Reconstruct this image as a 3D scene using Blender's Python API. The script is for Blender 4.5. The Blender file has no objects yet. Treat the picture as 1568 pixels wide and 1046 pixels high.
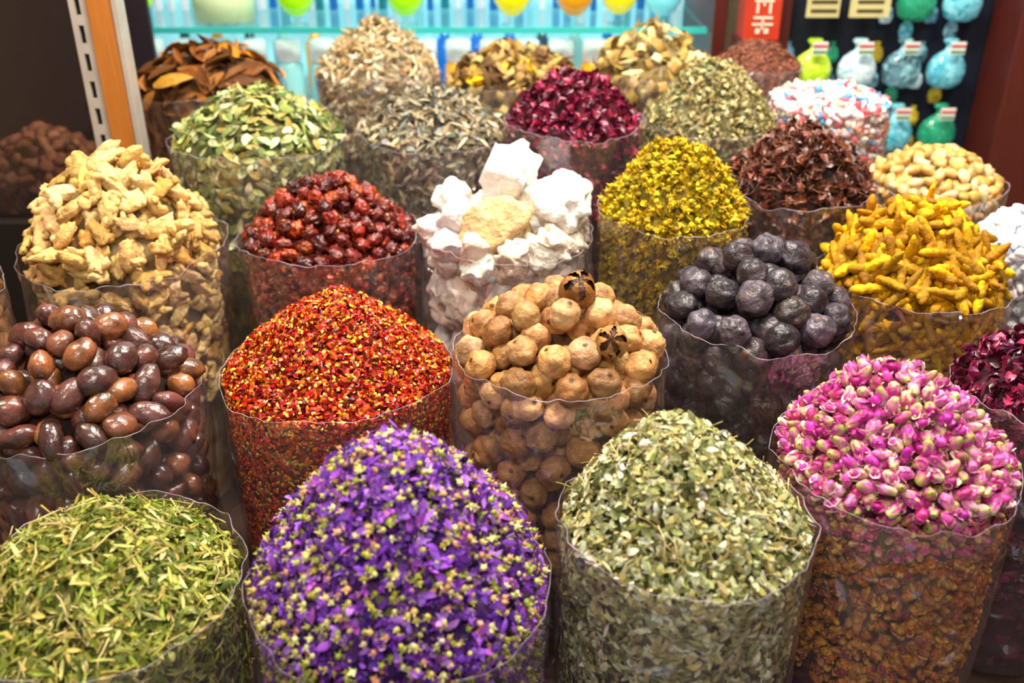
import bpy, bmesh, math, random
import numpy as np
from mathutils import Vector, noise, Matrix, Euler
rng=np.random.default_rng(7); random.seed(7)
PI=math.pi
def lin(h):
    h=h.lstrip('#'); o=[]
    for i in (0,2,4):
        c=int(h[i:i+2],16)/255
        o.append(c/12.92 if c<=.04045 else ((c+.055)/1.055)**2.4)
    return o
scene=bpy.context.scene
scene.view_settings.view_transform='Standard'
scene.view_settings.look='None'
COL=scene.collection
# ---------------------------------------------------------------- materials
def newmat(n):
    m=bpy.data.materials.new(n); m.use_nodes=True; nt=m.node_tree
    nt.nodes.clear(); out=nt.nodes.new('ShaderNodeOutputMaterial'); return m,nt,out
def N(nt,t,**k):
    n=nt.nodes.new(t)
    for a,b in k.items():
        if a in n.inputs.keys(): n.inputs[a].default_value=b
        else: setattr(n,a,b)
    return n
def piece_mat(name,rough=.6,bump=.3,bscale=300,spec=.4,trans=0.0,var=.35,vscale=120,dark='#3a2a18',coat=0,bdist=.003,lo=.42,hi=.72):
    m,nt,out=newmat(name); L=nt.links
    at=N(nt,'ShaderNodeAttribute',attribute_name='Col')
    tc=N(nt,'ShaderNodeTexCoord')
    nz=N(nt,'ShaderNodeTexNoise',Scale=vscale,Detail=3.0); L.new(tc.outputs['Object'],nz.inputs['Vector'])
    rp=N(nt,'ShaderNodeMapRange'); rp.inputs[1].default_value=lo; rp.inputs[2].default_value=hi; rp.inputs[3].default_value=0; rp.inputs[4].default_value=var
    L.new(nz.outputs['Fac'],rp.inputs[0])
    mx=N(nt,'ShaderNodeMix',data_type='RGBA',blend_type='MIX'); L.new(rp.outputs[0],mx.inputs[0]); L.new(at.outputs['Color'],mx.inputs[6]); mx.inputs[7].default_value=(*lin(dark),1)
    b=N(nt,'ShaderNodeBsdfPrincipled',Roughness=rough); b.inputs['Specular IOR Level'].default_value=spec
    b.inputs['Coat Weight'].default_value=coat; b.inputs['Coat Roughness'].default_value=.2
    L.new(mx.outputs[2],b.inputs['Base Color'])
    if bump:
        n2=N(nt,'ShaderNodeTexNoise',Scale=bscale,Detail=3.0); L.new(tc.outputs['Object'],n2.inputs['Vector'])
        bp=N(nt,'ShaderNodeBump',Strength=bump,Distance=bdist); L.new(n2.outputs['Fac'],bp.inputs['Height']); L.new(bp.outputs[0],b.inputs['Normal'])
    last=b.outputs[0]
    if trans:
        t=N(nt,'ShaderNodeBsdfTranslucent'); L.new(mx.outputs[2],t.inputs[0])
        ms=N(nt,'ShaderNodeMixShader',Fac=trans); L.new(b.outputs[0],ms.inputs[1]); L.new(t.outputs[0],ms.inputs[2]); last=ms.outputs[0]
    L.new(last,out.inputs[0]); return m
M_LEAF=piece_mat('dried_leaf',rough=.6,bump=0,spec=.3,trans=.12,var=.4,vscale=110,dark='#3c361a')
M_PETAL=piece_mat('dried_petal',rough=.55,bump=0,spec=.3,trans=.15,var=.2,vscale=200,dark='#241040')
M_ROSE=piece_mat('rosebud_petal',rough=.5,bump=.3,bscale=350,trans=0,var=.4,vscale=120,dark='#6a1848')
M_FLAKE=piece_mat('chilli_flake',rough=.35,bump=0,spec=.6,trans=.1,var=.2,dark='#5a0f08')
M_NUT=piece_mat('nutmeg_shell',rough=.26,bump=.6,bscale=110,spec=.7,var=.85,vscale=40,dark='#1c0e0a',coat=.35)
M_LIME=piece_mat('lime_skin',rough=.5,bump=.7,bscale=150,spec=.35,var=.8,vscale=34,dark='#5e3414',bdist=.004)
M_BLIME=piece_mat('black_lime_skin',rough=.4,bump=.9,bscale=75,spec=.55,var=.85,vscale=40,dark='#0a0707',bdist=.006)
M_ROOT=piece_mat('dried_root',rough=.7,bump=.9,bscale=110,spec=.25,var=.6,vscale=50,dark='#8a5c24',bdist=.005)
M_TURM=piece_mat('turmeric_skin',rough=.65,bump=.8,bscale=120,spec=.25,var=.75,vscale=50,dark='#6e4804',bdist=.004)
M_BERRY=piece_mat('berry_skin',rough=.32,bump=1.0,bscale=80,spec=.55,var=.85,vscale=60,dark='#220605',coat=.2,bdist=.008)
M_ALUM=piece_mat('alum_crystal',rough=.6,bump=1.0,bscale=60,spec=.3,var=.35,vscale=25,dark='#b89c84',bdist=.008)
M_RESIN=piece_mat('resin',rough=.35,bump=.4,bscale=90,spec=.5,var=.35,vscale=60,dark='#b08040',trans=.15)
M_WOODCH=piece_mat('dark_calyx',rough=.38,bump=.3,bscale=200,spec=.6,var=.4,vscale=100,dark='#1c0a08')
M_CANDY=piece_mat('candy',rough=.3,bump=0,spec=.5,var=0)
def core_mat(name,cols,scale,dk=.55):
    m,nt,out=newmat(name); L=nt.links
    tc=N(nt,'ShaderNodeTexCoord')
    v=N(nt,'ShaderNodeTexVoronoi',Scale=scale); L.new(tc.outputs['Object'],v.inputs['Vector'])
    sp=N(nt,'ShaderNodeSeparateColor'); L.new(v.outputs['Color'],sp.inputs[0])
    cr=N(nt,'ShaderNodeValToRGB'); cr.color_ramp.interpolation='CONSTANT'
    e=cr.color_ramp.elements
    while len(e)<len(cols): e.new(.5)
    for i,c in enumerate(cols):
        e[i].position=i/len(cols); e[i].color=(*[x*dk*.75 for x in lin(c)],1)  # darkened colours put shade into the gaps between pieces
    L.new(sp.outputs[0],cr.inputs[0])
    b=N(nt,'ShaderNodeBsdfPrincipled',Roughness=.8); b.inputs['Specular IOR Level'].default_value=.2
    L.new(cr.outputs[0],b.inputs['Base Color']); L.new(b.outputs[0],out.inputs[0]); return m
def simple(name,col,rough=.5,metal=0,noise_amt=.15,nscale=20,emit=0,spec=.4,stretch=None):
    m,nt,out=newmat(name); L=nt.links
    tc=N(nt,'ShaderNodeTexCoord'); mp=N(nt,'ShaderNodeMapping'); L.new(tc.outputs['Object'],mp.inputs[0])
    if stretch: mp.inputs['Scale'].default_value=stretch
    nz=N(nt,'ShaderNodeTexNoise',Scale=nscale,Detail=5.0); L.new(mp.outputs[0],nz.inputs['Vector'])
    mx=N(nt,'ShaderNodeMix',data_type='RGBA'); c=lin(col)
    mx.inputs[6].default_value=(*c,1); mx.inputs[7].default_value=(*[x*(1-noise_amt*2.5 if noise_amt<.4 else .1) for x in c],1)
    L.new(nz.outputs['Fac'],mx.inputs[0])
    b=N(nt,'ShaderNodeBsdfPrincipled',Roughness=rough,Metallic=metal); b.inputs['Specular IOR Level'].default_value=spec
    L.new(mx.outputs[2],b.inputs['Base Color'])
    if emit:
        L.new(mx.outputs[2],b.inputs['Emission Color']); b.inputs['Emission Strength'].default_value=emit
    L.new(b.outputs[0],out.inputs[0]); return m
def thin_fac(nt,normal,base,k):
    """thin-sheet Fresnel that is identical for both sides"""
    L=nt.links; lw=N(nt,'ShaderNodeLayerWeight'); lw.inputs[0].default_value=.5
    if normal: L.new(normal,lw.inputs['Normal'])
    pw=N(nt,'ShaderNodeMath',operation='POWER'); L.new(lw.outputs['Facing'],pw.inputs[0]); pw.inputs[1].default_value=4.0
    ma=N(nt,'ShaderNodeMath',operation='MULTIPLY_ADD',use_clamp=True); L.new(pw.outputs[0],ma.inputs[0]); ma.inputs[1].default_value=k; ma.inputs[2].default_value=base
    return ma.outputs[0]
def film_mat():
    m,nt,out=newmat('clear_plastic_film'); L=nt.links
    tc=N(nt,'ShaderNodeTexCoord'); mp=N(nt,'ShaderNodeMapping'); mp.inputs['Scale'].default_value=(1,1,.8); mp.inputs['Rotation'].default_value=(.5,.35,0)
    L.new(tc.outputs['Object'],mp.inputs[0])
    nz=N(nt,'ShaderNodeTexNoise',Scale=9.0,Detail=3.0,Distortion=1.6); nz.noise_type='RIDGED_MULTIFRACTAL'; L.new(mp.outputs[0],nz.inputs['Vector'])
    bp=N(nt,'ShaderNodeBump',Strength=1.0,Distance=.03); L.new(nz.outputs['Fac'],bp.inputs['Height'])
    t=N(nt,'ShaderNodeBsdfTransparent'); t.inputs[0].default_value=(.95,.93,.94,1)
    g=N(nt,'ShaderNodeBsdfGlossy',Roughness=.11); g.inputs[0].default_value=(1,.96,.96,1); L.new(bp.outputs[0],g.inputs['Normal'])
    d=N(nt,'ShaderNodeBsdfDiffuse'); d.inputs[0].default_value=(.82,.72,.80,1)
    m1=N(nt,'ShaderNodeMixShader',Fac=.04); L.new(t.outputs[0],m1.inputs[1]); L.new(d.outputs[0],m1.inputs[2])
    m2=N(nt,'ShaderNodeMixShader'); L.new(thin_fac(nt,bp.outputs[0],.14,.45),m2.inputs[0]); L.new(m1.outputs[0],m2.inputs[1]); L.new(g.outputs[0],m2.inputs[2])
    L.new(m2.outputs[0],out.inputs[0]); return m
M_FILM=film_mat()
def rim_mat():
    m,nt,out=newmat('plastic_film_edge'); L=nt.links
    t=N(nt,'ShaderNodeBsdfTransparent'); b=N(nt,'ShaderNodeBsdfPrincipled',Roughness=.2); b.inputs['Base Color'].default_value=(.66,.56,.68,1)
    ms=N(nt,'ShaderNodeMixShader',Fac=.35); L.new(t.outputs[0],ms.inputs[1]); L.new(b.outputs[0],ms.inputs[2]); L.new(ms.outputs[0],out.inputs[0]); return m
M_RIM=rim_mat()
# ---------------------------------------------------------------- mesh util
def obj_from(name,verts,faces,mats,parent=None,smooth=False,midx=None):
    me=bpy.data.meshes.new(name); me.from_pydata([tuple(v) for v in verts],[],faces); me.update()
    for m in (mats if isinstance(mats,(list,tuple)) else [mats]): me.materials.append(m)
    if smooth: me.polygons.foreach_set('use_smooth',[True]*len(me.polygons))
    if midx is not None: me.polygons.foreach_set('material_index',midx)
    o=bpy.data.objects.new(name,me); COL.objects.link(o)
    if parent: o.parent=parent
    return o
def empty(name,loc=(0,0,0)):
    e=bpy.data.objects.new(name,None); COL.objects.link(e); e.empty_display_size=.05; return e
def boxes(name,bl,mats,parent=None,bev=0):
    V=[];F=[];MI=[]
    for b in bl:
        x0,x1,y0,y1,z0,z1=b[:6]; k=len(V)
        V+=[(x0,y0,z0),(x1,y0,z0),(x1,y1,z0),(x0,y1,z0),(x0,y0,z1),(x1,y0,z1),(x1,y1,z1),(x0,y1,z1)]
        F+=[(k,k+3,k+2,k+1),(k+4,k+5,k+6,k+7),(k,k+1,k+5,k+4),(k+1,k+2,k+6,k+5),(k+2,k+3,k+7,k+6),(k+3,k,k+4,k+7)]
        MI+=[b[6] if len(b)>6 else 0]*6
    o=obj_from(name,V,F,mats,parent,midx=MI)
    if bev:
        md=o.modifiers.new('bev','BEVEL'); md.width=bev; md.segments=2; md.limit_method='ANGLE'
    return o
class Acc:
    def __init__(s): s.V=[];s.F=[];s.M=[]
    def lathe(s,prof,cx,cy,cz,mi=0,segs=24,sq=1.0):
        k0=len(s.V)
        for r,z in prof:
            for i in range(segs):
                a=2*PI*i/segs; s.V.append((cx+r*math.cos(a),cy+r*math.sin(a)*sq,cz+z))
        for j in range(len(prof)-1):
            for i in range(segs):
                a=j*segs+i; b=j*segs+(i+1)%segs
                s.F.append((k0+a,k0+b,k0+b+segs,k0+a+segs)); s.M.append(mi)
    def make(s,name,mats,parent=None,smooth=True): return obj_from(name,s.V,s.F,mats,parent,smooth,s.M)
# ---------------------------------------------------------------- templates
class T:
    def __init__(s,V,F,part=None,smooth=True):
        s.V=np.array(V,float); s.F=F; s.P=np.zeros(len(V),int) if part is None else np.array(part,int); s.smooth=smooth
        s.lt=np.array([len(f) for f in F]); s.li=np.array([i for f in F for i in f])
def join(ts):
    V=[];F=[];P=[];k=0
    for t in ts:
        V.append(t.V); F+=[tuple(i+k for i in f) for f in t.F]; P.append(t.P); k+=len(t.V)
    return T(np.vstack(V),F,np.concatenate(P),ts[0].smooth)
def xf(t,rot=(0,0,0),sc=(1,1,1),off=(0,0,0),part=None):
    R=np.array(Euler(rot).to_matrix()); V=(t.V*np.array(sc))@R.T+np.array(off)
    return T(V,t.F,t.P if part is None else np.full(len(V),part),t.smooth)
def leaf(w=.4,curl=.3,fold=.2,rows=4,twist=0,part=0):
    V=[];F=[]
    for i in range(rows+1):
        t=i/rows; x=t-.5; hw=w*.5*max(.06,math.sin(PI*(.04+.9*t))**.8)
        tw=twist*x
        for j,s in enumerate((-1,0,1)):
            y=s*hw; z=curl*(.25-x*x)*1.5+fold*abs(y)
            V.append((x,y*math.cos(tw),z+y*math.sin(tw)))
    for i in range(rows):
        for j in range(2):
            a=i*3+j; F.append((a,a+1,a+4,a+3))
    return T(V,F,[part]*len(V))
def flake(k=5,part=0,bend=.2):
    V=[(0,0,bend)];a0=random.random()*6
    for i in range(k):
        a=a0+2*PI*i/k+random.uniform(-.3,.3); r=random.uniform(.3,.6)
        V.append((r*math.cos(a)*1.1,r*math.sin(a)*.8,random.uniform(-.1,.1)))
    return T(V,[(0,i+1,(i+1)%k+1) for i in range(k)],[part]*len(V),smooth=False)
def tube(pts,rads,segs=8,part=0):
    pts=[Vector(p) for p in pts]; V=[];F=[];n=len(pts)
    for i,p in enumerate(pts):
        d=(pts[min(i+1,n-1)]-pts[max(i-1,0)]).normalized()
        u=d.orthogonal().normalized() if i==0 else (u-d*u.dot(d)).normalized()
        w=d.cross(u)
        for s in range(segs):
            a=2*PI*s/segs; V.append(tuple(p+(u*math.cos(a)+w*math.sin(a))*rads[i]))
    for i in range(n-1):
        for s in range(segs):
            a=i*segs+s; b=i*segs+(s+1)%segs; F.append((a,b,b+segs,a+segs))
    F.append(tuple(range(segs-1,-1,-1))); F.append(tuple(range((n-1)*segs,n*segs)))
    return T(V,F,[part]*len(V))
def ico(sub=2,sc=(1,1,1),amp=.1,fr=1.5,fn=None,part=0,smooth=True,cuts=0):
    bm=bmesh.new(); bmesh.ops.create_icosphere(bm,subdivisions=sub,radius=.5)
    off=Vector((random.random()*50,random.random()*50,random.random()*50)); V=[]
    pl=[]
    for _ in range(cuts):
        n=Vector((random.gauss(0,1),random.gauss(0,1),random.gauss(0,1))).normalized(); pl.append((n,random.uniform(.28,.42)))
    for v in bm.verts:
        n=v.co.normalized(); r=.5*(1+amp*noise.noise(n*fr+off)*2)
        if fn: r*=fn(n)
        p=n*r
        for q,d in pl:
            e=p.dot(q)-d
            if e>0: p=p-q*e*.95
        V.append((p.x*sc[0],p.y*sc[1],p.z*sc[2]))
    F=[tuple(v.index for v in f.verts) for f in bm.faces]; bm.free()
    return T(V,F,[part]*len(V),smooth)
def ru(a,b): return random.uniform(a,b)
def cluster(n,w=.5,L=.6,part=0,sp=1.0):
    ts=[]
    for i in range(n):
        l=leaf(ru(w*.7,w*1.3),ru(-.6,.8),ru(-.5,.8),3,ru(-2,2),part)
        ts.append(xf(l,(ru(-sp,sp),ru(-sp,sp),ru(0,6.3)),(ru(L*.7,L*1.2),)*3,(ru(-.2,.2),ru(-.2,.2),ru(-.15,.15))))
    return join(ts)
T_LEAF=[leaf(ru(.35,.6),ru(-.3,.5),ru(-.4,.6),4,ru(-1,1)) for _ in range(8)]
T_NARROW=[leaf(ru(.16,.3),ru(-.4,.5),ru(-.6,.9),4,ru(-1.5,1.5)) for _ in range(8)]
T_FLAKE=[flake(random.choice([4,5,6])) for _ in range(10)]
T_CRUMB=[cluster(2,.6,.8) for _ in range(5)]+[cluster(3,.5,.8) for _ in range(5)]
T_STEM=[tube([(-.5,0,0),(-.1,ru(-.06,.06),ru(-.05,.05)),(.2,ru(-.06,.06),0),(.5,ru(-.1,.1),0)],[.03,.028,.025,.02],4) for _ in range(4)]
def nutfn(n): 
    return 1+.018*math.sin(9*math.atan2(n.y,n.z)+3*n.x)+.03*noise.noise(n*4)
T_NUT=[ico(3,(1.15,.86,.84),.06,1.6,nutfn) for _ in range(6)]
def limefn(n):
    k=math.acos(max(-1,min(1,n.z))); 
    r=1+.09*math.exp(-(k/.16)**2)-.05*math.exp(-((k-.33)/.14)**2)
    k2=PI-k; r-= .10*math.exp(-(k2/.22)**2)
    return r
def limepart(t):
    k=np.arccos(np.clip(t.V[:,2]/np.linalg.norm(t.V,axis=1),-1,1)); t.P=np.where((k<.16)|(k>PI-.14),1,0); return t
T_LIME=[limepart(ico(4,(1,1,.95),.07,2.0,lambda n:limefn(n)*(1-.05*abs(noise.noise(n*4))))) for _ in range(6)]
def blfn(n):
    a=math.atan2(n.y,n.x); return limefn(n)*(1-.10*math.exp(-(math.sin(a*1.5+n.z*1.5)/.13)**2)*(1-n.z*n.z)-.05*abs(noise.noise(n*3)))
T_BLIME=[limepart(ico(4,(1,1,.93),.07,1.8,blfn)) for _ in range(6)]
def crack_lime(seed):
    """dried lime split open: ragged skin flaps around a dark pulp"""
    random.seed(seed); V=[];F=[];P=[]; S=50;Rw=26; nf=5
    for i in range(Rw+1):
        k=PI*(i/Rw)
        for s in range(S):
            a=2*PI*s/S; r=.5*(1+.03*math.sin(3*a))
            fl=max(0,(1.15-k)); out=1+fl*(.24+.16*math.sin(a*2+seed)); 
            V.append((math.sin(k)*r*math.cos(a)*out,math.sin(k)*r*math.sin(a)*out,math.cos(k)*r*(1+.10*fl))); P.append(2 if k<.45 else 0)
    for i in range(Rw):
        for s in range(S):
            k=PI*((i+.5)/Rw); ph=((s+.5)/S*nf)%1.0; w=.5-abs(ph-.5)
            lim=1.15-2.3*w+.12*math.sin(s*1.7)
            if k<max(.18,lim): continue
            a=i*S+s;b=i*S+(s+1)%S; F.append((a,a+S,b+S,b))
    sh=T(V,F,P)
    return join([sh,xf(ico(3,(.90,.90,.82),.18,3),part=1)])
T_CRACK=[crack_lime(3),crack_lime(5)]
random.seed(11)
def ginger():
    m=ico(3,(ru(.85,1.05),ru(.36,.5),ru(.3,.38)),.20,2.3,cuts=3); ts=[m]
    for i in range(random.choice([2,3,3,4])):
        a=ru(.5,2.6)*random.choice([-1,1]); x=ru(-.32,.32)
        ts.append(xf(ico(2,(ru(.36,.52),ru(.22,.3),ru(.2,.28)),.22,2.6,cuts=3),(ru(-.3,.3),ru(-.4,.4),a),(1,1,1),(x+.13*math.cos(a),.22*math.sin(a),ru(-.03,.06))))
    return join(ts)
T_GINGER=[ginger() for _ in range(12)]
def turm():
    b=ru(-.6,.6); n=15; pts=[];r=[]
    for i in range(n):
        t=i/(n-1); x=t-.5; pts.append((x,b*(.25-x*x),ru(-.012,.012))); e=min(t,1-t)
        r.append((.115*min(1,(e*7)**.5) if e>0 else .03)*(1+.12*math.sin(i*PI*.9))*(1-.3*t)*ru(.92,1.08))
    ts=[tube(pts,r,9)]
    if random.random()<.5: ts.append(xf(ico(1,(.3,.17,.17),.2,2),(0,0,ru(.6,1.2)),(1,1,1),(ru(-.2,.2),ru(.05,.12),0)))
    return join(ts)
T_TURM=[turm() for _ in range(10)]
T_BERRY=[]
for _ in range(8):
    o_=random.random()*9
    def berryfn(n): return 1-.32*abs(noise.noise(n*2.8+Vector((o_,2,1))))*2-.22*math.exp(-((1-n.z)/.07))
    t=ico(3,(1,.9,.85),.18,2.0,berryfn); T_BERRY.append(join([t,xf(ico(1,(.24,.24,.1),.3,3),off=(0,0,.30),part=1)]))
def rockfn(n): return 1-.12*abs(noise.noise(n*3.1))-.08*abs(noise.noise(n*7.3))
T_ROCK=[ico(4,(ru(.95,1.3),ru(.8,1.1),ru(.75,.95)),.24,2.0,rockfn,cuts=5) for _ in range(8)]
T_NUG=[ico(2,(ru(.8,1.2),ru(.7,1),ru(.6,.85)),.2,2.5,cuts=5) for _ in range(6)]
def rosebud():
    S=10; prof=[(.04,-.5,1),(.17,-.42,1),(.24,-.28,1),(.29,-.1,0),(.31,.08,0),(.27,.25,0),(.17,.4,0),(.07,.52,0)]
    V=[];F=[];P=[]; k=ru(1,3)
    for i,(r,z,p) in enumerate(prof):
        for s in range(S):
            a=2*PI*s/S; rr=r*(1+.16*math.sin(2.0*a+z*5*k)+ru(-.04,.04)); V.append((rr*math.cos(a),rr*math.sin(a),z)); P.append(p if z<-.35 or z>-.05 else (1 if s%2 else 0))
    for i in range(len(prof)-1):
        for s in range(S):
            a=i*S+s;b=i*S+(s+1)%S; F.append((a,b,b+S,a+S))
    F.append(tuple(range((len(prof)-1)*S,len(prof)*S)))
    ts=[T(V,F,P)]
    for i in range(5):
        a=i*PI/2.5+ru(-.3,.3); l=leaf(.30,ru(.3,.7),.3,3,0,1)
        l=xf(l,(0,-PI/2+ru(.05,.6),0),(.72,.72,.72),(.28,0,-.02)); ts.append(xf(l,(0,0,a)))
    for i in range(3):
        a=i*2.1+ru(-.4,.4); l=leaf(.75,ru(.35,.6),-.4,3,0,2)
        l=xf(l,(0,-PI/2+ru(-.15,.2),0),(.66,.66,.66),(.27,0,.14)); ts.append(xf(l,(0,0,a)))
    return join(ts)
T_ROSE=[rosebud() for _ in range(8)]
def mallow():
    ts=[]
    for i in range(random.choice([3,4,5])):
        l=leaf(ru(.4,.7),ru(-.3,.9),ru(-.5,.9),3,ru(-1.8,1.8),0)
        l=xf(l,(ru(-.6,.6),ru(-1.1,.2),0),(ru(.4,.65),)*3,(ru(.12,.25),0,ru(-.05,.15))); ts.append(xf(l,(0,0,i*1.4+ru(-.4,.4))))
    if random.random()<.5: ts.append(xf(ico(1,(.3,.3,.3),.2,2),off=(0,0,-.05),part=1))
    return join(ts)
T_MALLOW=[mallow() for _ in range(9)]
def calyx():
    ts=[xf(ico(1,(.6,.6,.55),.15,2),part=0)]
    for i in range(4): ts.append(xf(xf(leaf(.4,.3,.3,2,0,0),(0,-.9,0),(.5,.5,.5),(.25,0,.15)),(0,0,i*1.57)))
    return join(ts)
T_CALYX=[calyx() for _ in range(4)]
def curl_slice():
    n=14;V=[];F=[]; tot=ru(2.2,5.0); r0=ru(.22,.36); w=ru(.25,.45)
    for i in range(n):
        a=tot*i/(n-1); r=r0*(1+.25*i/n)
        for s in (-1,1): V.append((r*math.cos(a),s*w*.5+ru(-.03,.03),r*math.sin(a)))
    for i in range(n-1): F.append((2*i,2*i+1,2*i+3,2*i+2))
    return T(V,F)
T_CURL=[curl_slice() for _ in range(6)]
T_BARK=[leaf(ru(.3,.5),ru(-.2,.3),ru(.3,1.0),4,ru(-.5,.5)) for _ in range(6)]
# ---------------------------------------------------------------- scatter
def basis(n):
    n=n/np.linalg.norm(n,axis=1,keepdims=True)
    h=np.where(np.abs(n[:,2:3])<.9,np.array([[0,0,1.]]),np.array([[1.,0,0]]))
    t=np.cross(h,n); t/=np.linalg.norm(t,axis=1,keepdims=True); b=np.cross(n,t)
    return np.stack([t,b,n],axis=2)
def rotz(a):
    c,s=np.cos(a),np.sin(a); z=np.zeros_like(a);o=np.ones_like(a)
    return np.stack([np.stack([c,-s,z],1),np.stack([s,c,z],1),np.stack([z,z,o],1)],1)
def rotx(a):
    c,s=np.cos(a),np.sin(a); z=np.zeros_like(a);o=np.ones_like(a)
    return np.stack([np.stack([o,z,z],1),np.stack([z,c,-s],1),np.stack([z,s,c],1)],1)
class Pile:
    def __init__(s): s.v=[];s.li=[];s.lt=[];s.c=[];s.sm=[];s.nv=0
    def add(s,tm,pos,nrm,size,tilt,pal,vj=.25,full=False,sj=.2):
        n=len(pos)
        if n==0: return
        which=rng.integers(0,len(tm),n); size=np.broadcast_to(size,(n,))
        til=rng.uniform(0,PI,n) if full else np.abs(rng.normal(0,tilt,n))
        M=basis(nrm)@rotz(rng.uniform(0,2*PI,n))@rotx(til)@rotz(rng.uniform(0,2*PI,n))
        sc=size[:,None]*(1+rng.uniform(-sj,sj,(n,3))); M=M*sc[:,None,:]
        cols=[]
        for p in pal:
            a=np.array([lin(c) for c in p]); k=rng.integers(0,len(p),n)
            q=a[k]*(1+rng.uniform(-vj,vj,(n,1)))*(1+rng.uniform(-.06,.06,(n,3)))
            l=q@np.array([.3,.59,.11]); q=l[:,None]+(q-l[:,None])*1.08
            cols.append(np.clip(q,0.003,.9))
        cols=np.stack(cols,1)
        for w,t in enumerate(tm):
            ix=np.where(which==w)[0]
            if len(ix)==0: continue
            V=np.einsum('nij,vj->nvi',M[ix],t.V)+pos[ix][:,None,:]
            nv=len(t.V); offs=s.nv+np.arange(len(ix))*nv
            s.v.append(V.reshape(-1,3)); s.li.append((t.li[None,:]+offs[:,None]).ravel()); s.lt.append(np.tile(t.lt,len(ix)))
            P=np.minimum(t.P,cols.shape[1]-1); s.c.append(cols[ix][:,P,:].reshape(-1,3)); s.sm.append(np.full(len(t.lt)*len(ix),t.smooth)); s.nv+=nv*len(ix)
    def make(s,name,mat,parent):
        V=np.vstack(s.v); li=np.concatenate(s.li); lt=np.concatenate(s.lt)
        me=bpy.data.meshes.new(name); me.vertices.add(len(V)); me.vertices.foreach_set('co',V.astype(np.float32).ravel())
        me.loops.add(len(li)); me.loops.foreach_set('vertex_index',li.astype(np.int32))
        me.polygons.add(len(lt)); st=np.concatenate([[0],np.cumsum(lt)[:-1]]); me.polygons.foreach_set('loop_start',st.astype(np.int32)); me.polygons.foreach_set('loop_total',lt.astype(np.int32))
        me.polygons.foreach_set('use_smooth',np.concatenate(s.sm).astype(bool)); me.update(calc_edges=True)
        ca=me.color_attributes.new('Col','FLOAT_COLOR','POINT'); C=np.ones((len(V),4),np.float32); C[:,:3]=np.vstack(s.c); ca.data.foreach_set('color',C.ravel())
        me.materials.append(mat); o=bpy.data.objects.new(name,me); COL.objects.link(o); o.parent=parent; return o
PLAT=.25
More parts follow.
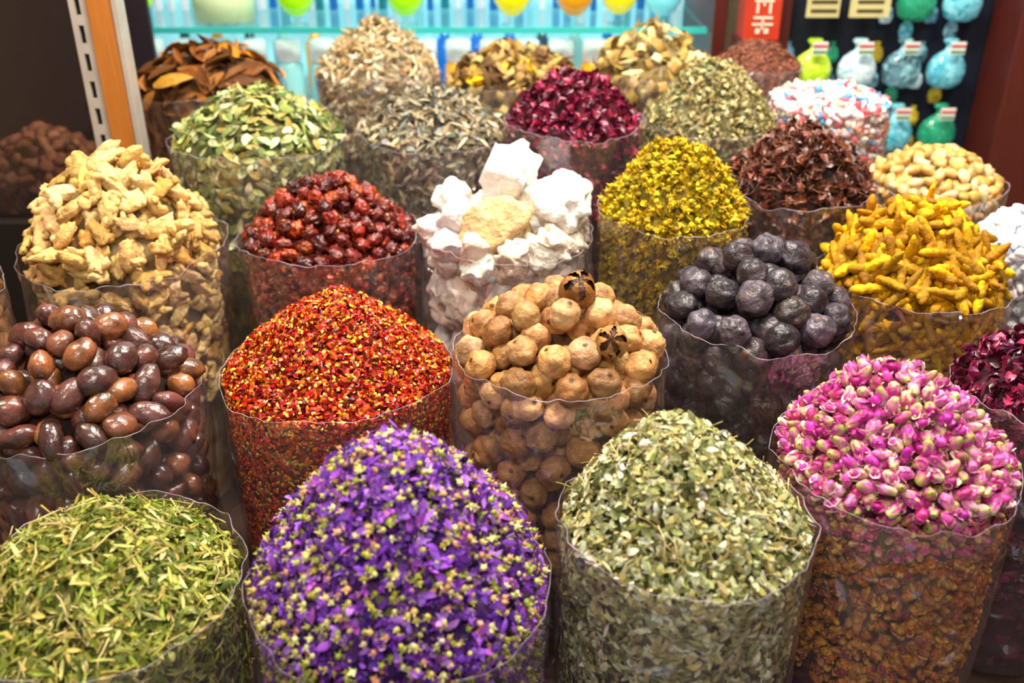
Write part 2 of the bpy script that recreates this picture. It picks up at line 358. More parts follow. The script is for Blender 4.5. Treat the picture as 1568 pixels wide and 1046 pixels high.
class Sack:
    def __init__(s,name,x,y,R,z,h,e=.5,peak=(0,0),lump=.006,depth=.25,lip=.006,wr=.004):
        s.name=name;s.x=x;s.y=y;s.R=R;s.z=z;s.h=h;s.e=e;s.pk=peak;s.lump=lump;s.depth=depth;s.lip=lip;s.wr=wr
        s.seed=rng.uniform(0,100); s.root=empty(name); s.Rc=R-.006; s.bot=PLAT
        s.z0=z-lip
    def H(s,px,py):
        rho=np.sqrt(px*px+py*py)/s.Rc; k=np.clip(1-rho,0,1)
        qx=px-s.pk[0]*k; qy=py-s.pk[1]*k
        rho=np.clip(np.sqrt(qx*qx+qy*qy)/s.Rc,0,1); e=s.e
        g=1-(np.sqrt(rho*rho+e*e)-e)/(math.sqrt(1+e*e)-e)
        l=np.sin(px*41+s.seed)*np.cos(py*37+s.seed*2)+.6*np.sin(px*83+py*61+s.seed*3)
        return s.z0+s.h*g+s.lump*l*np.clip((1-rho)*4,0,1)
    def nrm(s,px,py):
        d=.003; hx=(s.H(px+d,py)-s.H(px-d,py))/(2*d); hy=(s.H(px,py+d)-s.H(px,py-d))/(2*d)
        n=np.stack([-hx,-hy,np.ones_like(hx)],1); return n/np.linalg.norm(n,axis=1,keepdims=True)
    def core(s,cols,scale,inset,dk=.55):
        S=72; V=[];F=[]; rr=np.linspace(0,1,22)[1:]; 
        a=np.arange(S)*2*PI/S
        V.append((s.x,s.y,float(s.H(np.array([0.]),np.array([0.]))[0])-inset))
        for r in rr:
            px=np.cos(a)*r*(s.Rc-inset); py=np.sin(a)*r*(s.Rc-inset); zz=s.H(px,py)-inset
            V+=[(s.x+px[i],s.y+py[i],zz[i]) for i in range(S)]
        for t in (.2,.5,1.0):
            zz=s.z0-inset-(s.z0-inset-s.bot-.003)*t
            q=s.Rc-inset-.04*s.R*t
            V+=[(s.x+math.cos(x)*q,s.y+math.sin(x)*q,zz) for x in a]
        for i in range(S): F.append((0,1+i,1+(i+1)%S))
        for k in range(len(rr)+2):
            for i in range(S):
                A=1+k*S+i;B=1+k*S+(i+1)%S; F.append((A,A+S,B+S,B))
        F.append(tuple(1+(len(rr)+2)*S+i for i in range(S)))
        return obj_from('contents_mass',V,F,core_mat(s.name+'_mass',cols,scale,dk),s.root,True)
    def film(s):
        S=220;Rw=46;V=[];F=[];MI=[]; rim=[]
        for k in range(Rw+1):
            t=(k/Rw)**1.3
            for i in range(S):
                a=2*PI*i/S; ca,sa=math.cos(a),math.sin(a)
                zr=s.z+.006*math.sin(a*2+s.seed)+.010*noise.noise(Vector((ca*2.6,sa*2.6,s.seed)))+.005*noise.noise(Vector((ca*9,sa*9,s.seed)))
                z=zr-(zr-s.bot-.002)*t; 
                w=noise.noise(Vector((ca*3.2,sa*3.2,z*6+s.seed)))
                w2=noise.ridged_multi_fractal(Vector((ca*2.2+s.seed,sa*2.2+z*3,z*9+ca*2)),1,2.2,3,1,2)
                top=math.exp(-t*14)
                r=s.R*(1-.035*t)+s.wr*w*1.3+s.wr*.6*(w2-.9)+top*.005*noise.noise(Vector((ca*6,sa*6,s.seed)))
                V.append((s.x+r*ca,s.y+r*sa,z))
                if k==0: rim.append(Vector(V[-1]))
        for k in range(Rw):
            for i in range(S):
                A=k*S+i;B=k*S+(i+1)%S; F.append((A,A+S,B+S,B)); MI.append(0)
        c=len(V)
        for i in range(S):
            a=2*PI*i/S; u=Vector((math.cos(a),math.sin(a),0)); w=.0009*(.4+1.2*abs(noise.noise(Vector((u.x*4,u.y*4,s.seed+3)))))
            for j in range(5):
                b=2*PI*j/5; p=rim[i]+u*math.cos(b)*w+Vector((0,0,1))*math.sin(b)*w; V.append(tuple(p))
        for i in range(S):
            for j in range(5):
                A=c+i*5+j;B=c+i*5+(j+1)%5;C=c+((i+1)%S)*5+(j+1)%5;D=c+((i+1)%S)*5+j; F.append((A,B,C,D)); MI.append(1)
        obj_from('plastic_bag',V,F,[M_FILM,M_RIM],s.root,True,MI)
    def small(s,P,tm,size,cover,tilt,pal,thick=.5,k=.4,side=True,full=False,lay=1.0,top=True,**kw):
        area=PI*s.Rc**2*math.sqrt(1+(s.h/s.Rc)**2); n=int(cover*area/(size*size*k))
        if top:
            u=rng.random(n); a=rng.uniform(0,2*PI,n); r=np.sqrt(u)*(s.Rc-size*.15); px=r*np.cos(a);py=r*np.sin(a)
            nn=s.nrm(px,py); pos=np.stack([s.x+px,s.y+py,s.H(px,py)],1)+nn*(rng.uniform(-.9,.55,n)*size*thick*lay)[:,None]
            P.add(tm,pos,nn,size,tilt,pal,full=full,**kw)
        if side:
            ar=2*PI*s.Rc*s.depth; n=int(cover*.8*ar/(size*size*k)); a=rng.uniform(0,2*PI,n); z=s.z0-rng.random(n)**1.15*s.depth
            t=(s.z-z)/(s.z-s.bot); r=s.Rc-size*.12-.035*s.R*t-rng.uniform(0,.5,n)*size*thick; nn=np.stack([np.cos(a),np.sin(a),0*a],1)
            P.add(tm,np.stack([s.x+r*np.cos(a),s.y+r*np.sin(a),z],1),nn,size*.92,min(tilt,.35),pal,full=full and size>.02,**kw)
    def big(s,P,tm,size,pal,md=.85,layers=2,tilt=.5,full=True,sink=.3,side=True,tries=2500,edge=.42,**kw):
        for L in range(layers):
            lim=s.Rc-size*edge
            cand=[(s.pk[0],s.pk[1])] if L==0 else []
            if L==0:
                for i in range(60): 
                    a=i*2.39996; cand.append((lim*math.cos(a),lim*math.sin(a)))
            for _ in range(tries):
                r=math.sqrt(random.random())*lim;a=random.random()*2*PI; cand.append((r*math.cos(a),r*math.sin(a)))
            c=np.array(cand); z=s.H(c[:,0],c[:,1])-sink*size-L*.62*size*(.4 if md<.3 else 1); nn=s.nrm(c[:,0],c[:,1])
            C=np.stack([c[:,0],c[:,1],z],1); keep=[]
            K=np.zeros((0,3))
            for i in range(len(C)):
                if len(K)==0 or (((K-C[i])**2).sum(1).min()>(md*size)**2): keep.append(i); K=np.vstack([K,C[i]])
            keep=np.array(keep); pos=C[keep]+np.array([s.x,s.y,0]); nk=nn[keep]
            P.add(tm,pos,nk,size,tilt,pal,full=full,**kw)
        if side:
            for L in range(2):
                K=np.zeros((0,3)); A=[]
                for _ in range(tries*2):
                    a=random.random()*2*PI; z=s.z0-size*.3-random.random()*s.depth
                    t=(s.z-z)/(s.z-s.bot); r=s.Rc-size*(.2 if md<.3 else .46)-.035*s.R*t-L*size*(.2 if md<.3 else .55); c=np.array([r*math.cos(a),r*math.sin(a),z])
                    if len(K)==0 or (((K-c)**2).sum(1).min()>(md*size)**2): K=np.vstack([K,c]); A.append(a)
                A=np.array(A); nn=np.stack([np.cos(A),np.sin(A),0*A],1)
                P.add(tm,K+np.array([s.x,s.y,0]),nn,size*.95,tilt*(.4 if md<.3 else 1),pal,full=full,**kw)
# ---------------------------------------------------------------- sacks
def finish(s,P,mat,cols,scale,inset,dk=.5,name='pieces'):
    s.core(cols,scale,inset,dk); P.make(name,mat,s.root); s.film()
# front row
S=Sack('sack_of_dried_mint',-.569,1.056,.193,.671,.10,e=.9,peak=(0,.02),depth=.2,lip=.022,wr=.007); P=Pile()
g=['#9ca04a','#b8ba68','#768432','#d2ce8a','#566628','#c6b266','#87923e']
S.small(P,T_NARROW,.025,2.4,.7,[g],k=.2,vj=.35); S.small(P,T_LEAF,.016,1.0,.9,[g],k=.4,side=False); S.small(P,T_STEM,.045,.4,.5,[['#dcc890','#b0a054']],k=.1,side=False)
finish(S,P,M_LEAF,g,120,.014,.3)
S=Sack('sack_of_purple_mallow_flowers',-.153,1.052,.205,.673,.20,e=1.15,peak=(0,.01),depth=.2,lip=-.008,wr=.004); P=Pile()
pu=['#8040b4','#a062d8','#5c2890','#b680e4','#703aa8','#8c48c0','#52288c','#a856bc']; ye=['#dcd488','#c6c262','#e8e0a4','#b2b858','#e2ac84','#e0c880']
S.small(P,T_MALLOW,.0225,1.9,1.0,[pu,ye],k=.5,vj=.35); S.small(P,T_CALYX,.0145,.95,1.0,[ye],k=.5,thick=1.3); S.small(P,T_LEAF,.018,.8,1.1,[pu],k=.4,thick=1.4,side=False)
finish(S,P,M_PETAL,pu+ye[:1],90,.014,.25)
S=Sack('sack_of_lemon_verbena_leaves',.240,1.107,.177,.739,.150,e=.55,peak=(-.03,.02),depth=.34,lip=.010,wr=.007); P=Pile()
g=['#c0c492','#dcdab2','#969c66','#e8e4cc','#6e7642','#ccbc80','#acaa6c','#ccd0a8','#8c8452']
S.small(P,T_LEAF,.0185,2.6,.8,[g],k=.4,vj=.38); S.small(P,T_FLAKE,.010,.6,.6,[g],k=.5,side=False); S.small(P,T_STEM,.034,.3,.5,[['#dcc890','#a8945a']],k=.1)
finish(S,P,M_LEAF,['#6c7038','#979858','#8f8050'],110,.014,.3)
S=Sack('sack_of_rosebuds',.579,1.250,.181,.737,.142,e=.85,peak=(-.02,.02),depth=.34,lip=-.002,wr=.007); P=Pile()
pk=['#c23890','#d85aac','#a42478','#e484c0','#b43098','#cc4888']; gr=['#d2c488','#aca85c','#e2d4a4','#94924a']; pl=['#de80b8','#d05ca4','#eeb0d0','#bc4490','#e8ccb8']
S.big(P,T_ROSE,.029,[pk,gr,pl],md=.60,layers=2,sink=.1,tries=7000,side=False)
n=2400; a=rng.uniform(0,2*PI,n); z=S.z0-rng.random(n)*S.depth; r=S.Rc-.012-rng.random(n)*.012
up=z>S.z0-.07
for msk,pp in ((up,[['#b84078','#983060','#cc6a8c'],['#c9b070','#b0983e'],['#cc7c98','#b85878']]),(~up,[['#b87030','#c88838','#7c3c30','#b06028','#883044'],['#c89840','#a87c34','#d0a850'],['#d09040','#a0502c','#bc7444']])):
    P.add(T_ROSE,np.stack([S.x+r*np.cos(a),S.y+r*np.sin(a),z],1)[msk],np.stack([np.cos(a),np.sin(a),0*a],1)[msk],.021,.5,pp,full=True)
finish(S,P,M_ROSE,['#8c3a5e','#a86a3c','#7a2a4a','#9a8a4a'],70,.022,.4)
# second row
S=Sack('sack_of_nutmegs',-.712,1.425,.191,.748,.145,e=.8,depth=.34,lip=.0,wr=.009); P=Pile()
nb=['#663c34','#7c4c38','#52322a','#70443c','#8c5838','#5c3a36','#4a2e2a']
S.big(P,T_NUT,.051,[nb],md=.80,tries=4000); finish(S,P,M_NUT,nb,40,.045,.2)
S=Sack('sack_of_chilli_flakes',-.306,1.526,.203,.745,.14,e=.35,depth=.36,lip=.008,lump=.005,wr=.004); P=Pile()
ch=['#d83412','#b81e0c','#ec6418','#8e160a','#ea8420','#d04810','#a01608','#70100a']; sd=['#f0c04c','#f4d474','#e4a834']
S.small(P,T_FLAKE,.0118,1.8,.85,[ch],k=.5,vj=.35); S.small(P,T_FLAKE,.0075,.42,.7,[sd],k=.5,thick=1.5); S.small(P,T_CRUMB,.012,.7,.9,[ch],k=.5,side=False,vj=.35)
finish(S,P,M_FLAKE,ch,200,.009,.45)
S=Sack('sack_of_dried_limes',.078,1.448,.176,.824,.108,e=1.1,depth=.36,lip=.012,wr=.009); P=Pile()
lm=['#c09264','#ae7e50','#d0a67a','#a47e56','#b88a58','#c29260','#986c44']; ld=['#4a2c16','#3a2412']
S.big(P,T_LIME,.053,[lm,ld],md=.84,sink=.2,vj=.2,sj=.1,tries=4000)
P.add(T_CRACK[:1],np.array([[S.x+.026,S.y-.015,S.z0+.118]]),np.array([[0.1,-.5,.8]]),.060,.01,[['#a8703c'],['#2c170b'],['#b07840']],sj=.02)
P.add(T_CRACK[1:],np.array([[S.x+.075,S.y-.10,S.z0+.070]]),np.array([[-.1,-.75,.6]]),.052,.01,[['#b08050'],['#3a2010'],['#b88450']],sj=.02)
finish(S,P,M_LIME,['#8a5a34','#6e4426','#9a6a3e'],30,.05,.25)
S=Sack('sack_of_black_limes',.434,1.594,.170,.819,.130,e=1.0,peak=(.01,.01),depth=.36,lip=.008,wr=.010); P=Pile()
bl=['#463c44','#342c32','#564c56','#2a242a','#4a4048','#3c3234']
S.big(P,T_BLIME,.060,[bl,['#2a2020','#7a604c']],md=.82,sink=.2,vj=.25,sj=.1,tries=4000)
finish(S,P,M_BLIME,bl,30,.05,.25)
S=Sack('sack_of_turmeric_roots',.763,1.732,.177,.826,.145,e=.6,depth=.34,lip=.004,wr=.009); P=Pile()
tu=['#d4a424','#c09018','#deb438','#ac7e14','#cc9a26','#a47410']
S.big(P,T_TURM,.088,[tu],md=.22,layers=3,tilt=.55,full=False,sink=.02,tries=3500,edge=.3,vj=.35); finish(S,P,M_TURM,['#a8780c','#8a600a','#6a4808'],60,.045,.5)
S=Sack('sack_of_hibiscus_petals',.884,1.420,.149,.760,.10,e=.7,depth=.34,lip=.006); P=Pile()
hb=['#6a1838','#8c2044','#4c1224','#a83058','#5a183e']
S.small(P,T_CRUMB,.028,2.4,.9,[hb],k=.5); finish(S,P,M_WOODCH,hb,70,.015,.3)
# third row
S=Sack('sack_of_dried_ginger',-.783,1.860,.203,.831,.195,e=.55,peak=(0,.0),depth=.3,lip=.0,wr=.009); P=Pile()
gi=['#e0be82','#ceaa6a','#e8ca92','#c2985a','#d8b478','#e2c088']
S.big(P,T_GINGER,.070,[gi],md=.50,layers=2,tilt=.7,full=False,sink=.06,tries=4500); finish(S,P,M_ROOT,gi,40,.04,.3)
S=Sack('sack_of_dried_red_berries',-.383,1.948,.187,.822,.13,e=.8,depth=.26,lip=.004,wr=.006); P=Pile()
be=['#7c2218','#983018','#581612','#b04a24','#661f1a','#8c2a1a','#4e1210']
S.big(P,T_BERRY,.038,[be,['#d89a54','#b8702c']],md=.68,layers=2,tries=6000,side=False,vj=.35,sj=.25)
n=1400; a=rng.uniform(0,2*PI,n); z=S.z0-rng.random(n)*S.depth; r=S.Rc-.014-rng.random(n)*.01
P.add(T_BERRY,np.stack([S.x+r*np.cos(a),S.y+r*np.sin(a),z],1),np.stack([np.cos(a),np.sin(a),0*a],1),.026,.5,[['#a03424','#b05430','#7a2018'],['#d88a54']],full=True)
finish(S,P,M_BERRY,be,60,.03,.3)
S=Sack('sack_of_alum_chunks',-.009,1.876,.176,.856,.05,e=1.2,depth=.26,lip=.0,wr=.010); P=Pile()
al=['#e2d8d2','#ece4e0','#d8c8ba','#ecE8e4','#dcccc0']; tan=['#cdb08c','#d8bf9e']
S.big(P,T_ROCK,.080,[al],md=.70,layers=2,tries=1500,sink=.2)
def one(dx,dy,z,sz,c,sj=.12): P.add([random.choice(T_ROCK)],np.array([[S.x+dx,S.y+dy,z]]),np.array([[0,0,1.]]),sz,.5,[[c]],full=True,sj=sj,vj=.02)
one(.0,.01,.970,.135,'#f0ece8'); one(.095,-.035,.940,.145,'#f0ece8'); one(-.10,-.05,.90,.09,'#e8e0dc'); one(.10,-.10,.875,.085,'#e0ccba'); one(-.03,-.085,.888,.13,'#ceae84'); one(.12,.06,.92,.085,'#e4dcd8'); one(-.11,.05,.91,.085,'#e4dcd8')
finish(S,P,M_ALUM,al+tan,25,.04,.6)
S=Sack('sack_of_yellow_immortelle_flowers',.328,1.911,.152,.890,.143,e=.6,depth=.28,lip=.004); P=Pile()
yl=['#ccaa1c','#e0c02c','#ac8c1c','#e8d04a','#bca024','#948420']
S.small(P,T_CALYX,.021,1.7,1.2,[yl],k=.5,thick=.9); S.small(P,T_CRUMB,.021,1.0,1.0,[yl],k=.5); finish(S,P,M_LEAF,yl,90,.012,.35)
S=Sack('sack_of_dried_brown_calyxes',.619,2.058,.162,.892,.12,e=.8,depth=.22,lip=.004); P=Pile()
cl=['#5a2c20','#6e3c2a','#3c1a14','#824a36','#4c261e']
S.small(P,T_CRUMB,.032,2.1,1.2,[cl],k=.45,thick=.7); S.small(P,T_STEM,.035,.5,.8,[['#8a5636','#5a2c20']],k=.1,side=False); finish(S,P,M_WOODCH,cl,50,.02,.3)
S=Sack('sack_of_frankincense_resin',.937,2.118,.150,.880,.07,e=1.0,depth=.2,lip=.002); P=Pile()
re=['#dcb878','#e8cc98','#cca05c','#ecd8ac','#d4aa68']
S.big(P,T_NUG,.036,[re],md=.6,layers=2,tries=5000,sink=.1); finish(S,P,M_RESIN,re,50,.02,.5)
S=Sack('sack_of_white_crystals',1.051,1.853,.127,.841,.07,e=.8,depth=.2,lip=.004); P=Pile()
wc=['#dce2ea','#e8ecf2','#ccd4e0']
S.big(P,T_NUG,.034,[wc],md=.55,layers=2,tries=4000,sink=.1); finish(S,P,M_ALUM,wc,50,.02,.7)
# fourth row
S=Sack('sack_of_senna_leaves',-.600,2.304,.205,.927,.108,e=.7,peak=(0,.0),depth=.26,lip=.002); P=Pile()
g=['#aab470','#c6cc92','#8c985a','#d8daac','#6c7e46','#c0ae66']
S.small(P,T_LEAF,.034,2.4,.75,[g],k=.4,vj=.3); finish(S,P,M_LEAF,['#94a060','#74864a','#a8905a'],60,.016,.35)
S=Sack('sack_of_dried_sage_leaves',-.192,2.392,.188,.916,.095,e=.8,depth=.24,lip=.002); P=Pile()
g=['#a4967c','#bcae90','#78705c','#d0c4a8','#565248','#aa9270','#90948c']
S.small(P,T_NARROW,.040,2.2,.8,[g],k=.25,vj=.3); S.small(P,T_LEAF,.026,1.0,.9,[g],k=.4); finish(S,P,M_LEAF,g,60,.016,.35)
S=Sack('sack_of_dried_roselle',.141,2.263,.158,.974,.11,e=.7,depth=.2,lip=.002); P=Pile()
hb=['#741632','#901e40','#521024','#aa2c50','#621a38']
S.small(P,T_CRUMB,.028,2.2,.9,[hb],k=.5,vj=.35); finish(S,P,M_WOODCH,hb,60,.016,.35)
S=Sack('sack_of_dried_marjoram',.478,2.362,.160,.948,.143,e=.45,depth=.2,lip=.002); P=Pile()
g=['#b0a26c','#c4b684','#928456','#d6ca9c','#a0a074']
S.small(P,T_CRUMB,.019,2.2,.9,[g],k=.5,vj=.3); finish(S,P,M_LEAF,g,90,.012,.4)
S=Sack('sack_of_wrapped_sweets',.789,2.460,.150,.967,.035,e=1.0,depth=.2,lip=.002,wr=.006); P=Pile()
S.small(P,T_NUG,.024,2.0,.8,[['#eadfdc','#e8dad8','#e6d2ce','#eee6e4','#eaD2bc','#ece0dc','#d65a6a','#5aa4d8','#e68c60','#e8c0c8','#e0d4c8','#ece4e0']],k=.6,full=True,vj=.05); finish(S,P,M_CANDY,['#e9d2dc','#efe0e4','#d6a0b0','#e8d0c8'],50,.014,.8)
# fifth row
S=Sack('sack_of_cinnamon_bark',-.805,2.669,.200,.960,.10,e=.9,depth=.2,lip=.002); P=Pile()
bk=['#8a5228','#a06a36','#6a3e1c','#b87c42','#7a4c26']
S.small(P,T_BARK,.070,2.2,.4,[bk],k=.35,thick=.35,vj=.35); S.small(P,T_LEAF,.095,.30,.8,[['#e89830','#dc8824','#eeb050']],k=.4,thick=.9,side=False); finish(S,P,M_LEAF,bk,30,.02,.3)
S=Sack('sack_of_beige_root_chips',-.364,2.739,.172,.981,.125,e=.8,depth=.2,lip=.002); P=Pile()
g=['#d8c29a','#e6d4b0','#c2a87e','#eee0c4','#b8966a']
S.small(P,T_NARROW,.036,1.6,.9,[g],k=.25); S.small(P,T_CRUMB,.028,1.4,.9,[g],k=.5); finish(S,P,M_LEAF,g,60,.016,.4)
S=Sack('sack_of_galangal_slices',.003,2.722,.184,.968,.07,e=.9,depth=.2,lip=.002); P=Pile()
g=['#9c7a46','#7e5c36','#b8945a','#d2b474','#64482a']
S.small(P,T_CURL,.055,1.2,1.0,[g],k=.5); S.small(P,T_NARROW,.065,1.4,.7,[g],k=.25); S.small(P,T_LEAF,.04,.25,.7,[['#f0c020','#e8b038']],k=.4,side=False); finish(S,P,M_LEAF,g,40,.016,.3)
S=Sack('sack_of_ginger_slices',.369,2.672,.158,.994,.11,e=.7,depth=.2,lip=.002); P=Pile()
g=['#d0b272','#e0c68a','#b89858','#e8d6a2','#a48648']
S.small(P,T_CURL,.055,1.4,1.2,[g],k=.5,thick=.5); S.small(P,T_NARROW,.05,.8,.9,[g],k=.25); finish(S,P,M_LEAF,g,40,.02,.4)
S=Sack('sack_of_brown_spice_powder',.661,2.720,.120,1.004,.06,e=.7,depth=.15,lip=.002,lump=.003); P=Pile()
g=['#7e4a38','#8e5642','#683c2c','#9c6450']
S.small(P,T_FLAKE,.012,2.2,.6,[g],k=.5); finish(S,P,M_LEAF,g,150,.006,.8)
S=Sack('sack_of_cardamom_pods',-1.10,1.62,.172,.83,.10,e=.8,depth=.25,lip=.004,wr=.006); P=Pile()
g=['#8a6038','#a0743e','#6e4a2a']
S.big(P,T_NUT,.045,[g],md=.7,layers=2,tries=1500); finish(S,P,M_ROOT,g,40,.03,.3)
S=Sack('sack_for_pane_reflection',-1.27,2.62,.17,.75,.11,e=.8,depth=.1,lip=.0,wr=.006); P=Pile()  # added sack behind the pane, stands in for brown reflections in it
g=['#b08058','#c89868','#946444','#bc885a']
S.big(P,T_NUG,.045,[g],md=.7,layers=2,tries=1800); finish(S,P,M_ROOT,g,40,.03,.3)
# ---------------------------------------------------------------- stand and room
M_PLAT=simple('dark_wood_platform','#3a2418',.6,stretch=(1,12,1))
boxes('display_platform',[(-1.5,1.38,.72,3.02,.17,.25),(-1.46,1.34,.78,2.98,0,.17)],M_PLAT,bev=.006)
X0,X1,Y0,Y1,Z1=-2.4,2.4,-1.6,3.75,2.9
m_wall=simple('plaster_wall','#a89070',.8); m_floor=simple('stone_floor','#6e6256',.5,nscale=8)
boxes('floor',[(X0,X1,Y0,Y1,-.1,0)],m_floor)
boxes('wall_back',[(X0,X1,Y1,Y1+.1,0,Z1)],m_wall)
boxes('wall_left',[(X0-.1,X0,Y0,Y1,0,Z1)],m_wall)
boxes('wall_right',[(X1,X1+.1,Y0,Y1,0,Z1)],m_wall)
boxes('ceiling',[(X0,X1,Y0,Y1,Z1,Z1+.1)],simple('ceiling_paint','#b8a484',.8))
# back glass cabinet
M_CYAN=simple('backlit_display_panel','#9ce2ec',.4,noise_amt=.2,nscale=5,emit=1.0,stretch=(6,1,.3))
M_GLASS,nt,out=newmat('thin_glass'); 
tr=N(nt,'ShaderNodeBsdfTransparent'); tr.inputs[0].default_value=(.84,.97,.96,1); gl=N(nt,'ShaderNodeBsdfGlossy',Roughness=.03); ms=N(nt,'ShaderNodeMixShader')
nt.links.new(thin_fac(nt,None,.06,.8),ms.inputs[0]); nt.links.new(tr.outputs[0],ms.inputs[1]); nt.links.new(gl.outputs[0],ms.inputs[2]); nt.links.new(ms.outputs[0],out.inputs[0])
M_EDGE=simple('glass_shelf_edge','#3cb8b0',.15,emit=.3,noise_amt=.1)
M_FRAME=simple('mahogany_frame','#5c241c',.4,nscale=10,stretch=(8,8,.5))
cab=empty('glass_display_cabinet')
boxes('back_panel',[(-1.35,.595,3.60,3.62,.3,2.3)],M_CYAN,cab)
boxes('upper_shelf',[(-1.33,.59,3.12,3.58,1.012,1.020)],M_GLASS,cab)
boxes('upper_shelf_edge',[(-1.33,.59,3.108,3.119,1.006,1.024)],M_EDGE,cab)
boxes('lower_shelf',[(-1.33,.59,3.06,3.58,.755,.77)],simple('white_shelf','#c8d4d6',.4),cab)
boxes('cabinet_base',[(-1.35,.595,3.06,3.6,0,.75)],M_PLAT,cab)
boxes('frame',[(-1.40,-1.352,3.05,3.62,0,2.3),(.597,.637,3.05,3.62,0,2.3),(-1.40,.637,3.05,3.62,2.302,2.36)],M_FRAME,cab,bev=.004)
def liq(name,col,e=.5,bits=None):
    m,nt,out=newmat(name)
    b=N(nt,'ShaderNodeBsdfPrincipled',Roughness=.1); b.inputs['Base Color'].default_value=(*lin(col),1); b.inputs['Emission Color'].default_value=(*lin(col),1); b.inputs['Emission Strength'].default_value=e  # emission imitates light shining through the contents; no lamp inside
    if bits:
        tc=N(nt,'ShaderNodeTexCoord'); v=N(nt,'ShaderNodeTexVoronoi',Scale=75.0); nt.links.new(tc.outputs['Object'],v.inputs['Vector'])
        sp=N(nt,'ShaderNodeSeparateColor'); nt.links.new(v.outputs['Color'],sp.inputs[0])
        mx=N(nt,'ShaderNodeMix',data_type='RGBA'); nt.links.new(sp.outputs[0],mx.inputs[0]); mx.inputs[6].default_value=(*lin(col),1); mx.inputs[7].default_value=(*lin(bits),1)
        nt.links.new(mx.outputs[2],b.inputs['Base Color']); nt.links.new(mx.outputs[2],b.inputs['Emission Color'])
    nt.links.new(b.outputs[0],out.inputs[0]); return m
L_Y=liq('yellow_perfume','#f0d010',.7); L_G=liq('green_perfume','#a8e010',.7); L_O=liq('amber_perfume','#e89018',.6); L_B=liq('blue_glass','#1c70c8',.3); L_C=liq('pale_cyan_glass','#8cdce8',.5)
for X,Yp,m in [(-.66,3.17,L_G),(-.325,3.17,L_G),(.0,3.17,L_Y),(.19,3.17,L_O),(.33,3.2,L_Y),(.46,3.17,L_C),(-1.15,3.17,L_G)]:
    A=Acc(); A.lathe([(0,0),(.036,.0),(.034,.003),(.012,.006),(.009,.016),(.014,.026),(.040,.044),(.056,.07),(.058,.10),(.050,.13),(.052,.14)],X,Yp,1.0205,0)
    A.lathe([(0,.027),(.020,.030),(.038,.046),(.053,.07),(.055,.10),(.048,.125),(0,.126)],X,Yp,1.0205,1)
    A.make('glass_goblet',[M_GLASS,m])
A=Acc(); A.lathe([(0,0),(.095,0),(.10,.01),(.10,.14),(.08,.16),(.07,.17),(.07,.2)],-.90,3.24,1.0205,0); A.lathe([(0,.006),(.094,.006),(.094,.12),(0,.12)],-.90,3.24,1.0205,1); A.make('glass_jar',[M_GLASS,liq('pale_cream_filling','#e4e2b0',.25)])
A=Acc(); pal=[L_C,L_B,simple('white_tube','#eef6fa',.3,emit=.6),simple('silver_cap','#c8d0d4',.25,.8),simple('teal_tube','#2a9cb0',.3,emit=.2)]
for i in range(46):
    x=-1.29+i*.041+ru(-.006,.006); w=ru(.009,.017); h=ru(.2,.32); mi=random.choice([0,1,1,2,2,2,4])
    A.lathe([(0,0),(w,0),(w,h*.8),(w*.5,h*.84),(w*.5,h*.88)],x,3.45+ru(-.03,.03),1.0205,mi,12); A.lathe([(w*.7,h*.85),(w*.7,h),(0,h)],x,3.45,1.0205,3,12)
A.make('row_of_perfume_tubes',pal)
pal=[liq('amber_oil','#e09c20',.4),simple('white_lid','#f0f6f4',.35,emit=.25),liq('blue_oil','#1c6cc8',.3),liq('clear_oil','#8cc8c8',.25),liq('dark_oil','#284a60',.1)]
A=Acc(); A2=Acc()
for i in range(17):
    x=-1.25+i*.108; mi=0 if i>9 and i<15 else (2 if i in (3,4) else random.choice([3,4,2,3])); 
    A.lathe([(0,0),(.040,0),(.043,.008),(.043,.115),(.034,.13)],x,3.22,.771,mi,20); A.lathe([(.034,.131),(.040,.133),(.040,.190),(.036,.194),(0,.194)],x,3.22,.771,1,20)
    if i<16:
        x+=.054; mi=random.choice([2,3,4,0]); A2.lathe([(0,0),(.030,0),(.034,.008),(.034,.15),(.016,.17),(.016,.2),(0,.2)],x,3.40,.771,mi,14)
A.make('row_of_lidded_jars',pal,cab); A2.make('row_of_oil_bottles',pal,cab)
# red box between posts
M_RED=simple('red_box_card','#c83a1e',.45,emit=.05); M_GOLD=simple('cream_print','#f8ead0',.5,emit=.1)
boxes('box_plinth',[(.645,.755,2.86,3.0,.25,1.03)],M_FRAME)
rb=empty('red_tea_box'); boxes('carton',[(.650,.752,2.88,2.97,1.03,1.30)],M_RED,rb,bev=.003)
o=[];cx=.701
for (x0,x1,z0,z1) in [(-.022,.022,1.155,1.160),(-.002,.002,1.125,1.175),(-.022,.022,1.135,1.139),(-.017,-.012,1.105,1.13),(.012,.017,1.105,1.13),(-.022,.022,1.09,1.094),(-.024,.024,1.072,1.076),(-.002,.002,1.06,1.09),(-.015,-.005,1.05,1.062),(.005,.015,1.05,1.062)]:
    o.append((cx+x0*1.2,cx+x1*1.2,2.877,2.879,z0,z1+.002))
boxes('lettering',o,M_GOLD,rb)
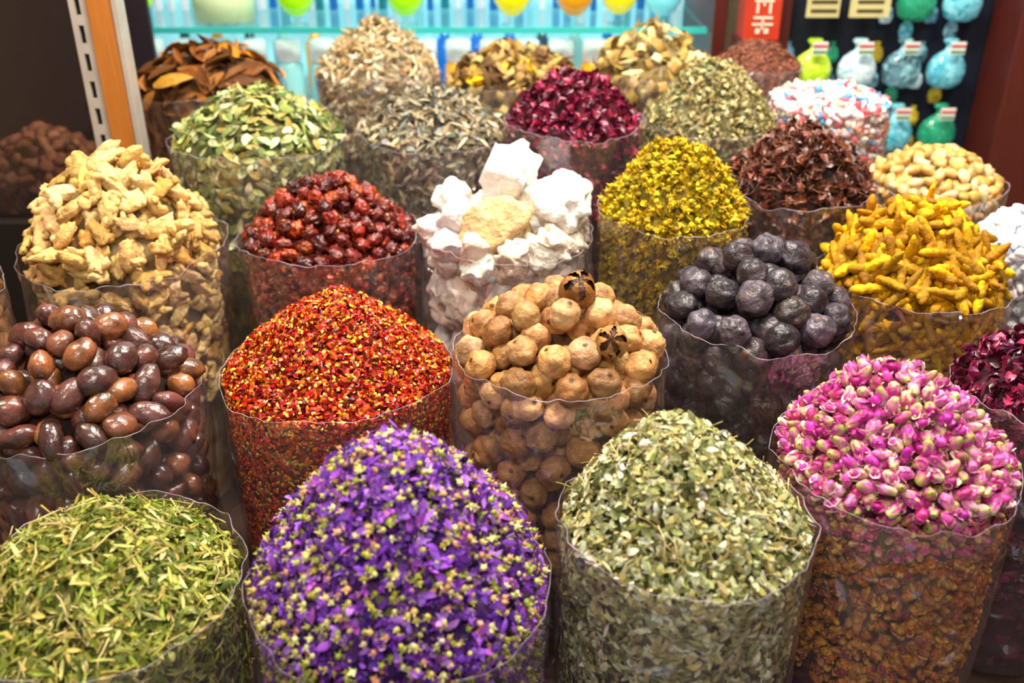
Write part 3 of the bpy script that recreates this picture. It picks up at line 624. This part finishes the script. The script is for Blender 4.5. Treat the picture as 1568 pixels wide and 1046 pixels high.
# right display board
bd=empty('hanging_packet_display_board'); 
boxes('board',[(.825,1.50,3.10,3.12,.25,2.1)],simple('navy_board','#0e1428',.6),bd)
boxes('posts',[(.770,.822,3.03,3.12,.25,2.2),(1.435,1.60,2.90,3.09,.0,2.2)],M_FRAME,bd,bev=.004)
spec=[('#a8d818','#d0f050'),('#e0f0f4','#8cbcc8'),('#1c3038','#8cc4d0'),('#2c98ac','#8cd4e0'),('#1c7c58','#30a078'),('#e8f0f0','#a0b0b8'),('#d83460','#f0a0b0'),('#244c70','#80b8d0'),('#d8c83c','#8a6a20')]
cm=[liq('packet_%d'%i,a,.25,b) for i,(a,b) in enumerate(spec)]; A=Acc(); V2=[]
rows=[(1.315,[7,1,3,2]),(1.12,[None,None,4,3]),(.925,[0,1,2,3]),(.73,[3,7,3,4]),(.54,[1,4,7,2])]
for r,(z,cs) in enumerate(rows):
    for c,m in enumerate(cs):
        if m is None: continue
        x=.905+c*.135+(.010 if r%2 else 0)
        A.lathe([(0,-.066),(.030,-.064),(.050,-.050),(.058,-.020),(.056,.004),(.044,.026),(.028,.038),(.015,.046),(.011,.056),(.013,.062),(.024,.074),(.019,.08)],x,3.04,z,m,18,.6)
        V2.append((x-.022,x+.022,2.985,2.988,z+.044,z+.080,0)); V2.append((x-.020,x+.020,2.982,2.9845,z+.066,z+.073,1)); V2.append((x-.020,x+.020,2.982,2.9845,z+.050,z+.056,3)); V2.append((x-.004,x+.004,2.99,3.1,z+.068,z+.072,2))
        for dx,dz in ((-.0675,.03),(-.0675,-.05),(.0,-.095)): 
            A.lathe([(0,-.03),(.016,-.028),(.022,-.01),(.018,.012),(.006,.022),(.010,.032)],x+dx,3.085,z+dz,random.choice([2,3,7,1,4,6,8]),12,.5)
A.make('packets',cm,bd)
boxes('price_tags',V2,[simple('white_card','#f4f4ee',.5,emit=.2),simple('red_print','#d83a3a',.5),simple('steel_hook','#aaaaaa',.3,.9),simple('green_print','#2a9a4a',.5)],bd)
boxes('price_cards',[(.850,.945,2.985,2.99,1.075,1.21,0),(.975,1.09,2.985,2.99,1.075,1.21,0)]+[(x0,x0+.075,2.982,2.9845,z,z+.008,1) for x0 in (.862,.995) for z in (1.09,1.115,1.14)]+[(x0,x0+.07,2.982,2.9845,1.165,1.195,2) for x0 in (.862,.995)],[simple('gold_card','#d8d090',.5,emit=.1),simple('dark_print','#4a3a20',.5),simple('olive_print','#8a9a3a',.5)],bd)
# left slotted upright, wood board, glass pane
fr=empty('shelf_upright_with_glass_pane')
M_ST=simple('painted_steel','#cfc4b8',.35,.2); bl=[]
xs,xe=-.980,-.942
z=.25
bl.append((xs,xs+.013,2.29,2.30,.25,2.2)); bl.append((xe-.013,xe,2.29,2.30,.25,2.2))
while z<2.2:
    bl.append((xs+.013,xe-.013,2.29,2.30,z,min(z+.022,2.2))); z+=.062
boxes('slotted_strip',bl,M_ST,fr)
boxes('strip_channel',[(xs,xe,2.302,2.33,.25,2.2)],simple('black_channel','#0c0a0a',.6),fr)
boxes('wood_board',[(-.940,-.885,2.285,2.33,.25,2.2)],simple('orange_wood','#c87a30',.45,nscale=12,stretch=(10,10,.6)),fr,bev=.002)
boxes('white_edge',[(-.884,-.870,2.283,2.33,.25,2.2)],M_ST,fr,bev=.002)
MG,nt,out=newmat('smoked_glass'); d=N(nt,'ShaderNodeBsdfTransparent'); d.inputs[0].default_value=(.62,.56,.62,1); g_=N(nt,'ShaderNodeBsdfGlossy',Roughness=.04); g_.inputs[0].default_value=(.9,.85,.9,1)
ms=N(nt,'ShaderNodeMixShader'); nt.links.new(thin_fac(nt,None,.12,.6),ms.inputs[0]); nt.links.new(d.outputs[0],ms.inputs[1]); nt.links.new(g_.outputs[0],ms.inputs[2]); nt.links.new(ms.outputs[0],out.inputs[0])
boxes('pane',[(-1.9,-.982,2.30,2.308,.72,2.2)],MG,fr)
boxes('pane_sill',[(-1.9,-.982,2.27,2.33,.25,.72)],simple('dark_sill','#1c1410',.5),fr,bev=.004)
boxes('dark_backing',[(-1.9,-1.03,2.92,2.94,.26,2.2)],simple('dark_plum_board','#2c2028',.6,nscale=4),fr)  # board added so that the pane looks dark behind
# ---------------------------------------------------------------- lights
def area(n,loc,sx,sy,e,col,rot=(0,0,0)):
    l=bpy.data.lights.new(n,'AREA'); l.shape='RECTANGLE'; l.size=sx; l.size_y=sy; l.energy=e; l.color=col
    o=bpy.data.objects.new(n,l); o.location=loc; o.rotation_euler=rot; COL.objects.link(o)
area('ceiling_lamp_centre',(.25,1.75,2.8),.5,.3,84,(1,.91,.78))
area('ceiling_lamp_left',(-1.3,1.5,2.8),.3,.5,38,(1,.89,.74))
area('ceiling_lamp_right',(1.3,1.5,2.8),.3,.5,36,(1,.91,.79))
area('ceiling_lamp_rear',(.1,2.75,2.8),1.6,.2,26,(.98,.98,.98))
area('shopfront_lamp',(-.2,-.2,2.7),.8,.3,28,(1,.93,.83),(math.radians(35),0,0))
w=bpy.data.worlds.new('World'); scene.world=w; w.use_nodes=True; w.node_tree.nodes['Background'].inputs[0].default_value=(.88,.90,.98,1); w.node_tree.nodes['Background'].inputs[1].default_value=.55
# ---------------------------------------------------------------- camera
cd=bpy.data.cameras.new('camera'); cd.lens=35; cd.sensor_width=36; cam=bpy.data.objects.new('camera',cd); COL.objects.link(cam)
cam.location=(0,0,1.6); cam.rotation_euler=(math.radians(62),0,0); cd.dof.use_dof=True; cd.dof.focus_distance=1.62; cd.dof.aperture_fstop=2.3
cd.clip_start=.05; scene.camera=cam
